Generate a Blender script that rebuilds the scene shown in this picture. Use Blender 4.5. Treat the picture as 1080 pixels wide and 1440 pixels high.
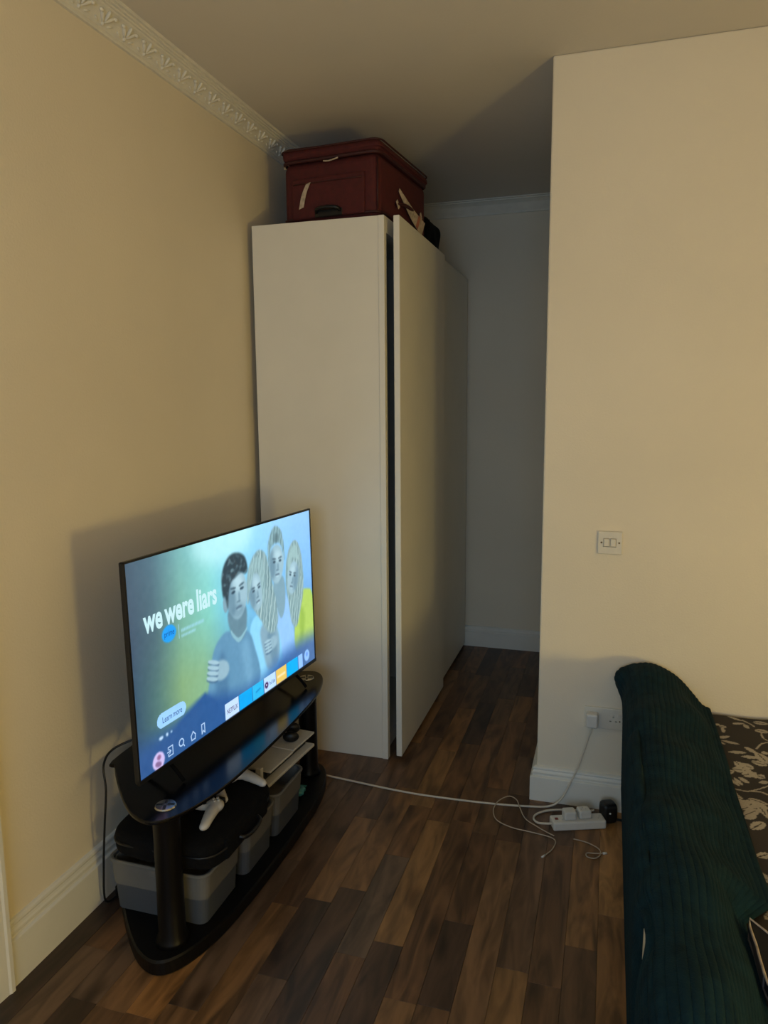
import bpy, bmesh, math, random
import numpy as np
from mathutils import Vector, Matrix

for o in list(bpy.data.objects):
    bpy.data.objects.remove(o, do_unlink=True)
SC = bpy.context.scene
COL = SC.collection
random.seed(7)
RNG = np.random.default_rng(11)

# ------------------------------------------------------------------ camera
CAM = dict(f=1036.93, yaw=-.2973, pitch=-.1452, roll=-.0081, p=(1.5483, -2.8699, 1.5954))
_y, _p, _r = CAM['yaw'], CAM['pitch'], CAM['roll']
_f = Vector((math.sin(_y)*math.cos(_p), math.cos(_y)*math.cos(_p), math.sin(_p)))
_rt = Vector((math.cos(_y), -math.sin(_y), 0)); _up = _rt.cross(_f)
_r2 = _rt*math.cos(_r)+_up*math.sin(_r); _u2 = -_rt*math.sin(_r)+_up*math.cos(_r)
cd = bpy.data.cameras.new('camera'); cam = bpy.data.objects.new('camera', cd); COL.objects.link(cam)
cam.matrix_world = Matrix(((_r2.x, _u2.x, -_f.x, CAM['p'][0]), (_r2.y, _u2.y, -_f.y, CAM['p'][1]),
                           (_r2.z, _u2.z, -_f.z, CAM['p'][2]), (0, 0, 0, 1)))
cd.sensor_fit = 'VERTICAL'; cd.sensor_height = 36; cd.sensor_width = 27
cd.lens = CAM['f']*36/1440; cd.clip_start = .02
SC.camera = cam

# ------------------------------------------------------------------ world, lights, exposure
w = bpy.data.worlds.new('dusk'); SC.world = w; w.use_nodes = True
w.node_tree.nodes['Background'].inputs[0].default_value = (.10, .13, .18, 1)
w.node_tree.nodes['Background'].inputs[1].default_value = .5

def lamp(name, kind, loc, energy, color, size=.1, rot=(0, 0, 0), size_y=None):
    d = bpy.data.lights.new(name, kind); d.energy = energy; d.color = color
    if kind == 'POINT': d.shadow_soft_size = size
    else:
        d.shape = 'RECTANGLE'; d.size = size; d.size_y = size_y or size
    o = bpy.data.objects.new(name, d); COL.objects.link(o); o.location = loc; o.rotation_euler = rot
    return o
lamp('bedside_lamp_offscreen', 'POINT', (3.62, -2.95, .66), 72, (1, .775, .25), .18)
lamp('window_back_offscreen', 'AREA', (1.35, -4.435, 1.5), 30, (.48, .73, 1), 1.5, (math.radians(90), 0, 0), 1.2)

SC.view_settings.view_transform = 'Standard'; SC.view_settings.look = 'None'
SC.view_settings.gamma = 1; SC.view_settings.use_curve_mapping = False
SC.view_settings.exposure = 0.0

# ------------------------------------------------------------------ helpers
def s2l(c):
    return tuple(((x/255)/12.92 if x/255 <= .04045 else ((x/255+.055)/1.055)**2.4) for x in c)

def mat(name, rgb, rough=.6, var=.06, scale=12, bump=0, bscale=60, metal=0, spec=.5, alpha=1, coat=0, stretch=None, sheen=0):
    m = bpy.data.materials.new(name); m.use_nodes = True; nt = m.node_tree; N = nt.nodes; L = nt.links
    b = N['Principled BSDF']; c = s2l(rgb)
    b.inputs['Roughness'].default_value = rough; b.inputs['Metallic'].default_value = metal
    b.inputs['Specular IOR Level'].default_value = spec; b.inputs['Alpha'].default_value = alpha
    b.inputs['Coat Weight'].default_value = coat
    if sheen: b.inputs['Sheen Weight'].default_value = sheen
    tc = N.new('ShaderNodeTexCoord'); mp = N.new('ShaderNodeMapping'); L.new(tc.outputs['Object'], mp.inputs[0])
    if stretch: mp.inputs['Scale'].default_value = stretch
    n = N.new('ShaderNodeTexNoise'); n.inputs['Scale'].default_value = scale; n.inputs['Detail'].default_value = 4
    L.new(mp.outputs[0], n.inputs['Vector'])
    r = N.new('ShaderNodeValToRGB')
    r.color_ramp.elements[0].color = tuple(x*(1-var) for x in c)+(1,); r.color_ramp.elements[0].position = .3
    r.color_ramp.elements[1].color = tuple(min(1, x*(1+var)) for x in c)+(1,); r.color_ramp.elements[1].position = .7
    L.new(n.outputs['Fac'], r.inputs[0]); L.new(r.outputs[0], b.inputs['Base Color'])
    if bump:
        n2 = N.new('ShaderNodeTexNoise'); n2.inputs['Scale'].default_value = bscale; n2.inputs['Detail'].default_value = 3
        L.new(mp.outputs[0], n2.inputs['Vector'])
        bp = N.new('ShaderNodeBump'); bp.inputs['Strength'].default_value = bump; bp.inputs['Distance'].default_value = .004
        L.new(n2.outputs['Fac'], bp.inputs['Height']); L.new(bp.outputs[0], b.inputs['Normal'])
    return m

def emit_mat(name, rgb, strength=1.0):
    m = bpy.data.materials.new(name); m.use_nodes = True; nt = m.node_tree
    b = nt.nodes['Principled BSDF']; b.inputs['Base Color'].default_value = (0.01, .01, .01, 1)
    b.inputs['Roughness'].default_value = .35
    b.inputs['Emission Color'].default_value = s2l(rgb)+(1,); b.inputs['Emission Strength'].default_value = strength
    return m

def link(name, me, m=None, parent=None, loc=None, rot=None):
    o = bpy.data.objects.new(name, me); COL.objects.link(o)
    if m and not me.materials: me.materials.append(m)
    if parent: o.parent = parent
    if loc is not None: o.location = loc
    if rot is not None: o.rotation_euler = rot
    return o

def bm_obj(name, bm, m, parent=None, smooth=False, loc=None, rot=None):
    bmesh.ops.recalc_face_normals(bm, faces=bm.faces)
    me = bpy.data.meshes.new(name); bm.to_mesh(me); bm.free()
    if smooth:
        me.polygons.foreach_set('use_smooth', [True]*len(me.polygons))
    return link(name, me, m, parent, loc, rot)

def add_box(bm, lo, hi, r=0, seg=2):
    t = bmesh.new(); bmesh.ops.create_cube(t, size=1)
    c = [(a+b)/2 for a, b in zip(lo, hi)]; d = [abs(b-a) for a, b in zip(lo, hi)]
    for v in t.verts: v.co = Vector((c[i]+v.co[i]*d[i] for i in range(3)))
    if r: bmesh.ops.bevel(t, geom=list(t.edges), offset=min(r, min(d)*.49), segments=seg, profile=.5, affect='EDGES')
    me = bpy.data.meshes.new('tmp'); t.to_mesh(me); t.free(); bm.from_mesh(me); bpy.data.meshes.remove(me)

def box(name, lo, hi, m, parent=None, r=0, seg=2, loc=None, rot=None, smooth=False):
    bm = bmesh.new(); add_box(bm, lo, hi, r, seg); return bm_obj(name, bm, m, parent, smooth, loc, rot)

def catmull(pts, n=8, closed=False):
    P = [Vector(p) for p in pts]; out = []; k = len(P)
    rng = range(k if closed else k-1)
    for i in rng:
        if closed: a, b, c, d = P[(i-1) % k], P[i], P[(i+1) % k], P[(i+2) % k]
        else: a, b, c, d = P[max(i-1, 0)], P[i], P[i+1], P[min(i+2, k-1)]
        for j in range(n):
            t = j/n
            out.append(.5*((2*b)+(c-a)*t+(2*a-5*b+4*c-d)*t*t+(3*b-a-3*c+d)*t**3))
    if not closed: out.append(P[-1])
    return out

def add_tube(bm, pts, r, n=8, smooth=6, closed=False):
    P = catmull(pts, smooth, closed) if smooth > 1 else [Vector(p) for p in pts]
    rings = []; prev = None; K = len(P)
    for i, p in enumerate(P):
        if closed: t = (P[(i+1) % K]-P[i-1]).normalized()
        else: t = (P[min(i+1, K-1)]-P[max(i-1, 0)]).normalized()
        ref = prev if prev is not None else (Vector((0, 0, 1)) if abs(t.z) < .9 else Vector((1, 0, 0)))
        a = (ref-t*ref.dot(t))
        if a.length < 1e-6: a = t.orthogonal()
        a.normalize(); b = t.cross(a); prev = a
        rr = r(i/(K-1)) if callable(r) else r
        rings.append([bm.verts.new(p+a*(rr*math.cos(2*math.pi*k/n))+b*(rr*math.sin(2*math.pi*k/n))) for k in range(n)])
    for i in range(K if closed else K-1):
        A, B = rings[i], rings[(i+1) % K]
        for k in range(n): bm.faces.new((A[k], A[(k+1) % n], B[(k+1) % n], B[k]))
    if not closed:
        bm.faces.new(rings[0][::-1]); bm.faces.new(rings[-1])

def tube(name, pts, r, m, parent=None, n=8, smooth=6, closed=False):
    bm = bmesh.new(); add_tube(bm, pts, r, n, smooth, closed); return bm_obj(name, bm, m, parent, True)

def add_prism(bm, pts, z0, z1, cham=0):
    """closed 2D outline pts -> slab z0..z1 with chamfered rim"""
    n = len(pts); cx = sum(p[0] for p in pts)/n; cy = sum(p[1] for p in pts)/n
    def ring(z, s): return [bm.verts.new((p[0]-(p[0]-cx)/math.hypot(p[0]-cx, p[1]-cy)*s, p[1]-(p[1]-cy)/math.hypot(p[0]-cx, p[1]-cy)*s, z)) for p in pts]
    R = [ring(z0, cham), ring(z0+cham, 0), ring(z1-cham, 0), ring(z1, cham)] if cham else [ring(z0, 0), ring(z1, 0)]
    for A, B in zip(R, R[1:]):
        for k in range(n): bm.faces.new((A[k], A[(k+1) % n], B[(k+1) % n], B[k]))
    bm.faces.new(R[0][::-1]); bm.faces.new(R[-1])

def sweep(name, prof, p0, p1, inward, m, parent=None, e0=0, e1=0):
    """prof: (offset from wall, z) closed outline; swept p0->p1 along a wall; e0/e1 = mitre extension per offset"""
    bm = bmesh.new(); d = (Vector(p1)-Vector(p0)); dn = d.normalized(); w_ = Vector(inward)
    A = [bm.verts.new(Vector(p0)+w_*a+Vector((0, 0, z))-dn*(a*e0)) for a, z in prof]
    B = [bm.verts.new(Vector(p1)+w_*a+Vector((0, 0, z))+dn*(a*e1)) for a, z in prof]
    n = len(prof)
    for k in range(n): bm.faces.new((A[k], A[(k+1) % n], B[(k+1) % n], B[k]))
    bm.faces.new(A[::-1]); bm.faces.new(B)
    return bm_obj(name, bm, m, parent)

def cyl(name, c, r, z0, z1, m, parent=None, n=24, r2=None, axis='z', smooth=True):
    bm = bmesh.new(); r2 = r if r2 is None else r2
    def P(a, rr, h):
        q = (rr*math.cos(a), rr*math.sin(a))
        return {'z': (c[0]+q[0], c[1]+q[1], h), 'y': (c[0]+q[0], h, c[1]+q[1]), 'x': (h, c[0]+q[0], c[1]+q[1])}[axis]
    ch = min(r, r2, abs(z1-z0))*.12
    rings = [[bm.verts.new(P(2*math.pi*k/n, rr, h)) for k in range(n)] for rr, h in ((r-ch, z0), (r, z0+ch), (r2, z1-ch), (r2-ch, z1))]
    for A, B in zip(rings, rings[1:]):
        for k in range(n): bm.faces.new((A[k], A[(k+1) % n], B[(k+1) % n], B[k]))
    bm.faces.new(rings[0][::-1]); bm.faces.new(rings[-1])
    return bm_obj(name, bm, m, parent, False)

def carve(o, boxes):
    bm = bmesh.new()
    for lo, hi in boxes: add_box(bm, lo, hi)
    c = bm_obj('cutter', bm, None); c.parent = o.parent; c.matrix_basis = o.matrix_basis
    md = o.modifiers.new('cut', 'BOOLEAN'); md.object = c; md.operation = 'DIFFERENCE'; md.solver = 'EXACT'
    bpy.context.view_layer.update()
    me = bpy.data.meshes.new_from_object(o.evaluated_get(bpy.context.evaluated_depsgraph_get()))
    o.modifiers.clear(); o.data = me; bpy.data.objects.remove(c, do_unlink=True)

def tag(o, label, cat, group=None):
    o['label'] = label; o['category'] = cat
    if group: o['group'] = group
    return o

def thing(name, label, cat, loc=(0, 0, 0), rz=0, group=None):
    o = bpy.data.objects.new(name, None); COL.objects.link(o); o.empty_display_size = .05
    o.location = loc; o.rotation_euler = (0, 0, rz); return tag(o, label, cat, group)

def struct(o):
    o['kind'] = 'structure'; return o

def grid_mesh(name, X, Y, Z, cols=None):
    """X,Y,Z arrays (h,w) -> mesh"""
    h, w_ = X.shape; V = np.stack([X, Y, Z], -1).reshape(-1, 3)
    i = np.arange(h*w_).reshape(h, w_)
    F = np.stack([i[:-1, :-1], i[:-1, 1:], i[1:, 1:], i[1:, :-1]], -1).reshape(-1, 4)
    me = bpy.data.meshes.new(name); me.vertices.add(len(V)); me.vertices.foreach_set('co', V.ravel())
    me.loops.add(F.size); me.loops.foreach_set('vertex_index', F.ravel().astype(np.int32))
    me.polygons.add(len(F)); me.polygons.foreach_set('loop_start', np.arange(0, F.size, 4, dtype=np.int32))
    me.polygons.foreach_set('use_smooth', np.ones(len(F), bool))
    me.update(calc_edges=True); me.validate()
    if cols is not None:
        a = me.color_attributes.new('Col', 'FLOAT_COLOR', 'POINT')
        c = np.ones((len(V), 4), np.float32); c[:, :3] = cols.reshape(-1, 3); a.data.foreach_set('color', c.ravel())
    return me

# ------------------------------------------------------------------ materials
M_wall = mat('cream_wall_paint', (227, 216, 196), .75, .035, 1.6, .18, 140)
M_ceil = mat('ceiling_paint', (212, 205, 195), .85, .04, 1.2, .1, 90)
M_trim = mat('white_gloss_trim', (224, 221, 212), .42, .03, 6, .05, 40)
M_corn = mat('cornice_plaster', (222, 218, 206), .7, .05, 20, .12, 80)
M_ward = mat('white_wardrobe_foil', (230, 226, 216), .5, .02, 5)
M_blackg = mat('black_gloss_glass', (7, 7, 9), .2, .1, 8, spec=.35)
M_blackl = mat('black_lacquer', (9, 8, 9), .4, .15, 10, spec=.25)
M_blackp = mat('black_plastic', (16, 16, 18), .42, .1, 20)
M_tvbez = mat('tv_bezel', (22, 22, 26), .35, .05, 20)
M_matt = mat('matt_black_plastic', (8, 8, 9), .9, .1, 20, spec=.1)
M_chrome = mat('brushed_chrome', (190, 190, 186), .22, .05, 40, metal=1)
M_cloth_b = mat('black_bag_fabric', (11, 11, 12), .9, .25, 60, .4, 300, spec=.2)
M_clear = mat('frosted_clear_plastic', (112, 117, 124), .3, .04, 8, alpha=.42)
M_clear2 = mat('frosted_rim_plastic', (134, 133, 129), .35, .04, 8, alpha=.66)
M_white = mat('white_plastic', (214, 210, 202), .4, .03, 30)
M_offw = mat('off_white_plate', (216, 209, 195), .45, .03, 30)
M_brass = mat('dull_brass', (112, 92, 62), .5, .1, 40, metal=1)
M_red = mat('dark_red_suitcase_cloth', (78, 20, 20), .78, .16, 40, .35, 400)
M_redd = mat('darker_red_piping', (58, 14, 15), .6, .1, 30)
M_tag = mat('beige_tag_ribbon', (186, 168, 146), .8, .3, 60)
M_pink = mat('pink_tag_band', (176, 110, 88), .8)
M_teal = mat('teal_packet', (60, 130, 132), .35, .15, 30)
M_navy = mat('navy_garment_cloth', (38, 34, 52), .9, .3, 14, .3, 60)
M_cord_w = mat('white_cord', (206, 196, 180), .5, .04, 30)
M_cord_t = mat('thin_beige_cord', (176, 160, 140), .5, .05, 30)
M_foot = mat('cream_footboard', (205, 198, 180), .5, .04, 8)

def plank_mat():
    m = bpy.data.materials.new('rustic_oak_planks'); m.use_nodes = True; nt = m.node_tree; N = nt.nodes; L = nt.links
    b = N['Principled BSDF']; b.inputs['Roughness'].default_value = .42
    oi = N.new('ShaderNodeObjectInfo'); tc = N.new('ShaderNodeTexCoord')
    add = N.new('ShaderNodeVectorMath'); add.operation = 'MULTIPLY_ADD'
    L.new(oi.outputs['Random'], add.inputs[0]); add.inputs[1].default_value = (7.1, 13.3, 3.7); L.new(tc.outputs['Object'], add.inputs[2])
    mp = N.new('ShaderNodeMapping'); mp.inputs['Scale'].default_value = (9, 1.6, 5); L.new(add.outputs[0], mp.inputs[0])
    base = N.new('ShaderNodeValToRGB'); e = base.color_ramp.elements
    stops = [(0, (64, 48, 39)), (.22, (126, 90, 58)), (.42, (98, 80, 66)), (.6, (152, 110, 66)), (.78, (80, 59, 46)), (1, (176, 132, 80))]
    e[0].position, e[0].color = 0, s2l(stops[0][1])+(1,); e[1].position, e[1].color = 1, s2l(stops[-1][1])+(1,)
    for p, c in stops[1:-1]:
        k = e.new(p); k.color = s2l(c)+(1,)
    L.new(oi.outputs['Random'], base.inputs[0])
    n = N.new('ShaderNodeTexNoise'); n.inputs['Scale'].default_value = 2.2; n.inputs['Detail'].default_value = 6; n.inputs['Distortion'].default_value = 1.2
    L.new(mp.outputs[0], n.inputs['Vector'])
    r = N.new('ShaderNodeValToRGB'); r.color_ramp.elements[0].position = .32; r.color_ramp.elements[0].color = (.38, .36, .34, 1)
    r.color_ramp.elements[1].position = .66; r.color_ramp.elements[1].color = (1.15, 1.1, 1.05, 1); L.new(n.outputs['Fac'], r.inputs[0])
    mx = N.new('ShaderNodeMix'); mx.data_type = 'RGBA'; mx.blend_type = 'MULTIPLY'; mx.inputs[0].default_value = 1
    L.new(base.outputs[0], mx.inputs[6]); L.new(r.outputs[0], mx.inputs[7])
    # knots
    mp2 = N.new('ShaderNodeMapping'); mp2.inputs['Scale'].default_value = (9, 3.2, 1); L.new(add.outputs[0], mp2.inputs[0])
    vo = N.new('ShaderNodeTexVoronoi'); vo.inputs['Scale'].default_value = 1.0; L.new(mp2.outputs[0], vo.inputs['Vector'])
    kr = N.new('ShaderNodeValToRGB'); kr.color_ramp.elements[0].position = .05; kr.color_ramp.elements[0].color = (.35, .3, .27, 1)
    kr.color_ramp.elements[1].position = .27; kr.color_ramp.elements[1].color = (1, 1, 1, 1); L.new(vo.outputs['Distance'], kr.inputs[0])
    mx2 = N.new('ShaderNodeMix'); mx2.data_type = 'RGBA'; mx2.blend_type = 'MULTIPLY'; mx2.inputs[0].default_value = .95
    L.new(mx.outputs[2], mx2.inputs[6]); L.new(kr.outputs[0], mx2.inputs[7])
    L.new(mx2.outputs[2], b.inputs['Base Color'])
    bp = N.new('ShaderNodeBump'); bp.inputs['Strength'].default_value = .15; bp.inputs['Distance'].default_value = .002
    L.new(n.outputs['Fac'], bp.inputs['Height']); L.new(bp.outputs[0], b.inputs['Normal'])
    return m
M_plank = plank_mat()

for m_, tr in ((M_clear, .55), (M_clear2, .35)):
    b_ = m_.node_tree.nodes['Principled BSDF']; b_.inputs['Alpha'].default_value = 1
    b_.inputs['Transmission Weight'].default_value = tr; b_.inputs['IOR'].default_value = 1.15; b_.inputs['Roughness'].default_value = .28

# ------------------------------------------------------------------ room shell
H = 2.811; XR = 1.309; XE = 4.3; YB = -4.42; YF0 = 1.842; YF1 = 1.829; T = .12
# floor: slab, raised beyond the laid planks
bm = bmesh.new()
add_box(bm, (-T, YB-T, -.1), (XE+T, YF0+T, -.012))
FX1, FY0 = 2.70, -3.0
add_box(bm, (FX1, YB, -.02), (XE, 0, 0)); add_box(bm, (0, YB, -.02), (FX1, FY0, 0))
floor = struct(bm_obj('floor', bm, M_plank))
classes = []
for L_ in (.34, .5, .68, .9):
    bm = bmesh.new(); add_box(bm, (-.0457, -L_/2+.0003, -.012), (.0457, L_/2-.0003, 0), .0005, 1)
    bmesh.ops.recalc_face_normals(bm, faces=bm.faces)
    me = bpy.data.meshes.new('plank'); bm.to_mesh(me); bm.free(); me.materials.append(M_plank); classes.append((L_, me))
rows = int(FX1/.092)+1
for i in range(rows):
    x = .046+i*.092
    if x+.046 > FX1+.05: break
    y = FY0 - random.random()*.3*0
    first = True
    ymax = YF1 if x < XR else 0.0
    while y < ymax-.02:
        L_, me = random.choice(classes)
        rem = ymax-y
        o = link('plank', me, None, floor, (x, 0, 0))
        sc = 1.0
        if first: sc = random.uniform(.45, 1)
        if L_*sc > rem: sc = rem/L_
        o.scale = (1, sc, 1); o.location = (x, y+L_*sc/2, 0); y += L_*sc; first = False

struct(box('ceiling', (-T, YB-T, H), (XE+T, YF0+T, H+.1), M_ceil))
# left wall with door opening y -2.34..-1.50
DY0, DY1, DZ = -2.32, -1.50, 2.04
bm = bmesh.new()
add_box(bm, (-T, DY1, 0), (0, YF0+T, H)); add_box(bm, (-T, YB-T, 0), (0, DY0, H)); add_box(bm, (-T, DY0, DZ), (0, DY1, H))
struct(bm_obj('wall_left', bm, M_wall))
bm = bmesh.new()
for vs in ([(0, YF0), (XR, YF1), (XR, YF0+T), (0, YF0+T)],):
    lo = [bm.verts.new((x, y, 0)) for x, y in vs]; hi = [bm.verts.new((x, y, H)) for x, y in vs]
    for k in range(4): bm.faces.new((lo[k], lo[(k+1) % 4], hi[(k+1) % 4], hi[k]))
    bm.faces.new(lo[::-1]); bm.faces.new(hi)
struct(bm_obj('wall_far', bm, M_wall))
bm = bmesh.new(); add_box(bm, (XR, 0, 0), (XE+T, YF0+T, H), .006, 2)
struct(bm_obj('wall_partition', bm, M_wall))
struct(box('wall_right', (XE, YB-T, 0), (XE+T, 0, H), M_wall))
bm = bmesh.new(); WX0, WX1, WZ0, WZ1 = .55, 2.15, .85, 2.15
add_box(bm, (-T, YB-T, 0), (WX0, YB, H)); add_box(bm, (WX1, YB-T, 0), (XE+T, YB, H))
add_box(bm, (WX0, YB-T, 0), (WX1, YB, WZ0)); add_box(bm, (WX0, YB-T, WZ1), (WX1, YB, H))
struct(bm_obj('wall_back', bm, M_wall))
bm = bmesh.new()
for lo, hi in (((WX0, WZ0), (WX0+.06, WZ1)), ((WX1-.06, WZ0), (WX1, WZ1)), ((WX0, WZ0), (WX1, WZ0+.06)), ((WX0, WZ1-.06), (WX1, WZ1)), (((WX0+WX1)/2-.03, WZ0), ((WX0+WX1)/2+.03, WZ1))):
    add_box(bm, (lo[0], YB-.09, lo[1]), (hi[0], YB-.03, hi[1]), .004, 1)
win = struct(bm_obj('window_1', bm, M_trim))
M_glass = mat('window_glass', (200, 215, 225), .02, .01, 3, alpha=.12)
for a, b in ((WX0+.06, (WX0+WX1)/2-.03), ((WX0+WX1)/2+.03, WX1-.06)):
    box('pane', (a, YB-.065, WZ0+.06), (b, YB-.059, WZ1-.06), M_glass, win)

# skirting boards
def skirt_prof(h, d=.02):
    return [(0, 0), (d, 0), (d, h*.70), (d*.92, h*.715), (d*.62, h*.735), (d*.58, h*.77), (d*.72, h*.79), (d*.74, h*.83), (d*.60, h*.86),
            (d*.52, h*.90), (d*.60, h*.93), (d*.55, h*.965), (d*.3, h*.99), (0, h)]
struct(sweep('baseboard_left', skirt_prof(.187), (0, DY1+.075, 0), (0, YF0, 0), (1, 0, 0), M_trim))
struct(sweep('baseboard_left_rear', skirt_prof(.187), (0, YB, 0), (0, DY0-.075, 0), (1, 0, 0), M_trim))
struct(sweep('baseboard_far', skirt_prof(.136), (0, YF0, 0), (XR, YF1, 0), (0, -1, 0), M_trim))
struct(sweep('baseboard_partition', skirt_prof(.1425, .024), (XR, 0, 0), (XE, 0, 0), (0, -1, 0), M_trim, e0=1))
struct(sweep('baseboard_alcove', skirt_prof(.1425, .024), (XR, 0, 0), (XR, YF1, 0), (-1, 0, 0), M_trim, e0=1))
struct(sweep('baseboard_right', skirt_prof(.14), (XE, YB, 0), (XE, 0, 0), (-1, 0, 0), M_trim))
struct(sweep('baseboard_back', skirt_prof(.14), (0, YB, 0), (XE, YB, 0), (0, 1, 0), M_trim))

# door in left wall (only the edge of its architrave shows)
dr = struct(box('door_1', (-.075, DY0+.03, .006), (-.035, DY1-.03, DZ-.03), M_trim, None, .002, 1))
for za, zb in ((.25, .95), (1.08, 1.85)):
    for ya, yb in ((DY0+.13, (DY0+DY1)/2-.05), ((DY0+DY1)/2+.05, DY1-.13)):
        box('panel', (-.036, ya, za), (-.028, yb, zb), M_trim, dr, .006, 1)
tube('handle', [(-.03, DY1-.1, 1.02), (.01, DY1-.1, 1.02), (.02, DY1-.12, 1.02), (.02, DY1-.21, 1.02)], .008, M_chrome, dr)
arch = [(0, 0), (.030, 0), (.030, .012), (.026, .018), (.024, .05), (.018, .058), (.016, .072), (.010, .076), (0, .076)]
bm = bmesh.new()
def arch_leg(y, s):
    lo = [bm.verts.new((a, y+s*(.076-w_), 0)) for a, w_ in arch]; hi = [bm.verts.new((a, y+s*(.076-w_), DZ+.0)) for a, w_ in arch]
    n = len(arch)
    for k in range(n): bm.faces.new((lo[k], lo[(k+1) % n], hi[(k+1) % n], hi[k]))
    bm.faces.new(lo[::-1]); bm.faces.new(hi)
arch_leg(DY1, 1); arch_leg(DY0, -1)
add_box(bm, (0, DY0-.076, DZ), (.028, DY1+.076, DZ+.076), .004, 1)
add_box(bm, (-T, DY1-.03, 0), (0, DY1, DZ)); add_box(bm, (-T, DY0, 0), (0, DY0+.03, DZ)); add_box(bm, (-T, DY0, DZ-.03), (0, DY1, DZ))
struct(bm_obj('trim_1', bm, M_trim))

# cornices
C0 = H-.079
left_prof = [(0, C0), (.010, C0), (.013, C0+.006), (.013, C0+.012), (.020, C0+.018), (.032, C0+.034), (.044, C0+.047), (.054, C0+.053),
             (.056, C0+.058), (.062, C0+.059), (.063, C0+.064), (.070, C0+.065), (.071, C0+.070), (.079, C0+.071), (.083, C0+.079), (0, C0+.079)]
corn = struct(sweep('trim_2', left_prof, (0, YB, 0), (0, YF0, 0), (1, 0, 0), M_corn))
# anthemion relief: centre bud with two curled leaves
bm = bmesh.new()
def blob(bm, c, r, rotz=0, seg=8):
    t = bmesh.new(); bmesh.ops.create_uvsphere(t, u_segments=seg, v_segments=5, radius=1)
    R_ = Matrix.Rotation(rotz, 3, 'X')
    for v in t.verts: v.co = R_ @ Vector((v.co.x*r[0], v.co.y*r[1], v.co.z*r[2])) + Vector(c)
    me = bpy.data.meshes.new('t'); t.to_mesh(me); t.free(); bm.from_mesh(me); bpy.data.meshes.remove(me)
for s in (-1, 1):
    blob(bm, (0, s*.017, .004), (.006, .007, .022), -s*.75)
    blob(bm, (.002, s*.033, .016), (.006, .009, .006), 0)
    blob(bm, (0, s*.030, -.014), (.004, .013, .004), s*.4)
blob(bm, (.001, 0, .010), (.007, .005, .018))
blob(bm, (0, 0, -.016), (.006, .008, .007))
bmesh.ops.recalc_face_normals(bm, faces=bm.faces)
me_leaf = bpy.data.meshes.new('leaf_ornament'); bm.to_mesh(me_leaf); bm.free(); me_leaf.materials.append(M_corn)
me_leaf.polygons.foreach_set('use_smooth', [True]*len(me_leaf.polygons))
y = -.78-.1055*8
while y < 1.78:
    link('leaf_ornament', me_leaf, None, corn, (.033, y, C0+.032), (0, math.radians(47), 0)); y += .1055
far_prof = [(0, C0), (.010, C0), (.013, C0+.010), (.022, C0+.022), (.04, C0+.05), (.058, C0+.062), (.068, C0+.066), (.07, C0+.072), (.083, C0+.073), (.083, C0+.079), (0, C0+.079)]
struct(sweep('trim_3', far_prof, (0, YF0, 0), (XR, YF1, 0), (0, -1, 0), M_corn))

# ------------------------------------------------------------------ wardrobe
wd = thing('wardrobe', 'tall white wardrobe with sliding doors against the left wall', 'wardrobe', (.037, .146, 0))
WW, WL, WH = .598, 1.66, 2.36      # depth along x, length along y
box('side_panel', (0, 0, 0), (WW-.026, .018, WH), M_ward, wd, .0012, 1)
box('front_strip', (WW-.0255, -.003, .0), (WW, .03, WH), M_ward, wd, .0012, 1)
box('side_panel', (0, WL-.018, 0), (WW, WL, WH), M_ward, wd, .0012, 1)
box('back_panel', (.004, .018, .0), (.012, WL-.018, WH-.02), M_ward, wd)
box('top_panel', (.0, .018, WH-.02), (WW-.001, WL-.018, WH), M_ward, wd)
box('bottom_panel', (.012, .018, .05), (WW-.03, WL-.018, .068), M_ward, wd)
box('plinth', (WW-.045, .03, .0), (WW-.03, WL-.018, .05), M_ward, wd)
box('divider', (.012, WL/2-.009, .068), (WW-.04, WL/2+.009, WH-.02), M_ward, wd)
box('top_track', (WW-.05, .03, WH-.065), (WW+.0, WL-.02, WH-.02), M_ward, wd)
d1 = box('door', (.636, .002, .020), (.662, .868, WH-.004), M_ward, wd, .002, 1)
d2 = box('door', (.612, .80, .020), (.634, WL-.003, WH-.004), M_ward, wd, .002, 1)
for d, x in ((d1, .649), (d2, .623)):
    bb = d.data.vertices
    ys = [v.co.y for v in bb]
    box('roller', (x-.006, min(ys)+.1, .003), (x+.006, min(ys)+.14, .022), M_blackp, d)
    box('roller', (x-.006, max(ys)-.14, .003), (x+.006, max(ys)-.1, .022), M_blackp, d)
# garment on a rail just inside the gap
def garment(name, y, w0, z0, label):
    t = thing(name, label, 'garment', (.33, y, z0))
    n = 28; U = np.linspace(0, 2*np.pi, n+1); V = np.linspace(0, 1, 26)
    uu, vv = np.meshgrid(U, V)
    hw = np.interp(vv, [0, .05, .8, .92, 1], [w0, w0, w0*.9, w0*.75, .04]); th = np.interp(vv, [0, .9, 1], [.05, .045, .012])
    fold = 1+.18*np.sin(uu*7+vv*3)
    link('fabric', grid_mesh('fabric', hw*np.cos(uu), th*np.sin(uu)*fold, vv*1.25), M_navy, t)
    tube('hanger', [(0, 0, 1.24), (0, 0, 1.30), (.02, 0, 1.33), (0, 0, 1.355), (-.02, 0, 1.345)], .003, M_blackp, t)
tag(tube('clothes_rail', [(.33, .164, 2.1975), (.33, .966, 2.1975)], .0125, M_chrome, None, 10, 1), 'steel clothes rail inside the white wardrobe', 'rail')
garment('hanging_garment', .27, .2, .86, 'dark navy garment on the rail just inside the wardrobe gap')
garment('hanging_garment', .41, .2, .86, 'dark navy garment deeper along the rail inside the wardrobe')

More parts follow.
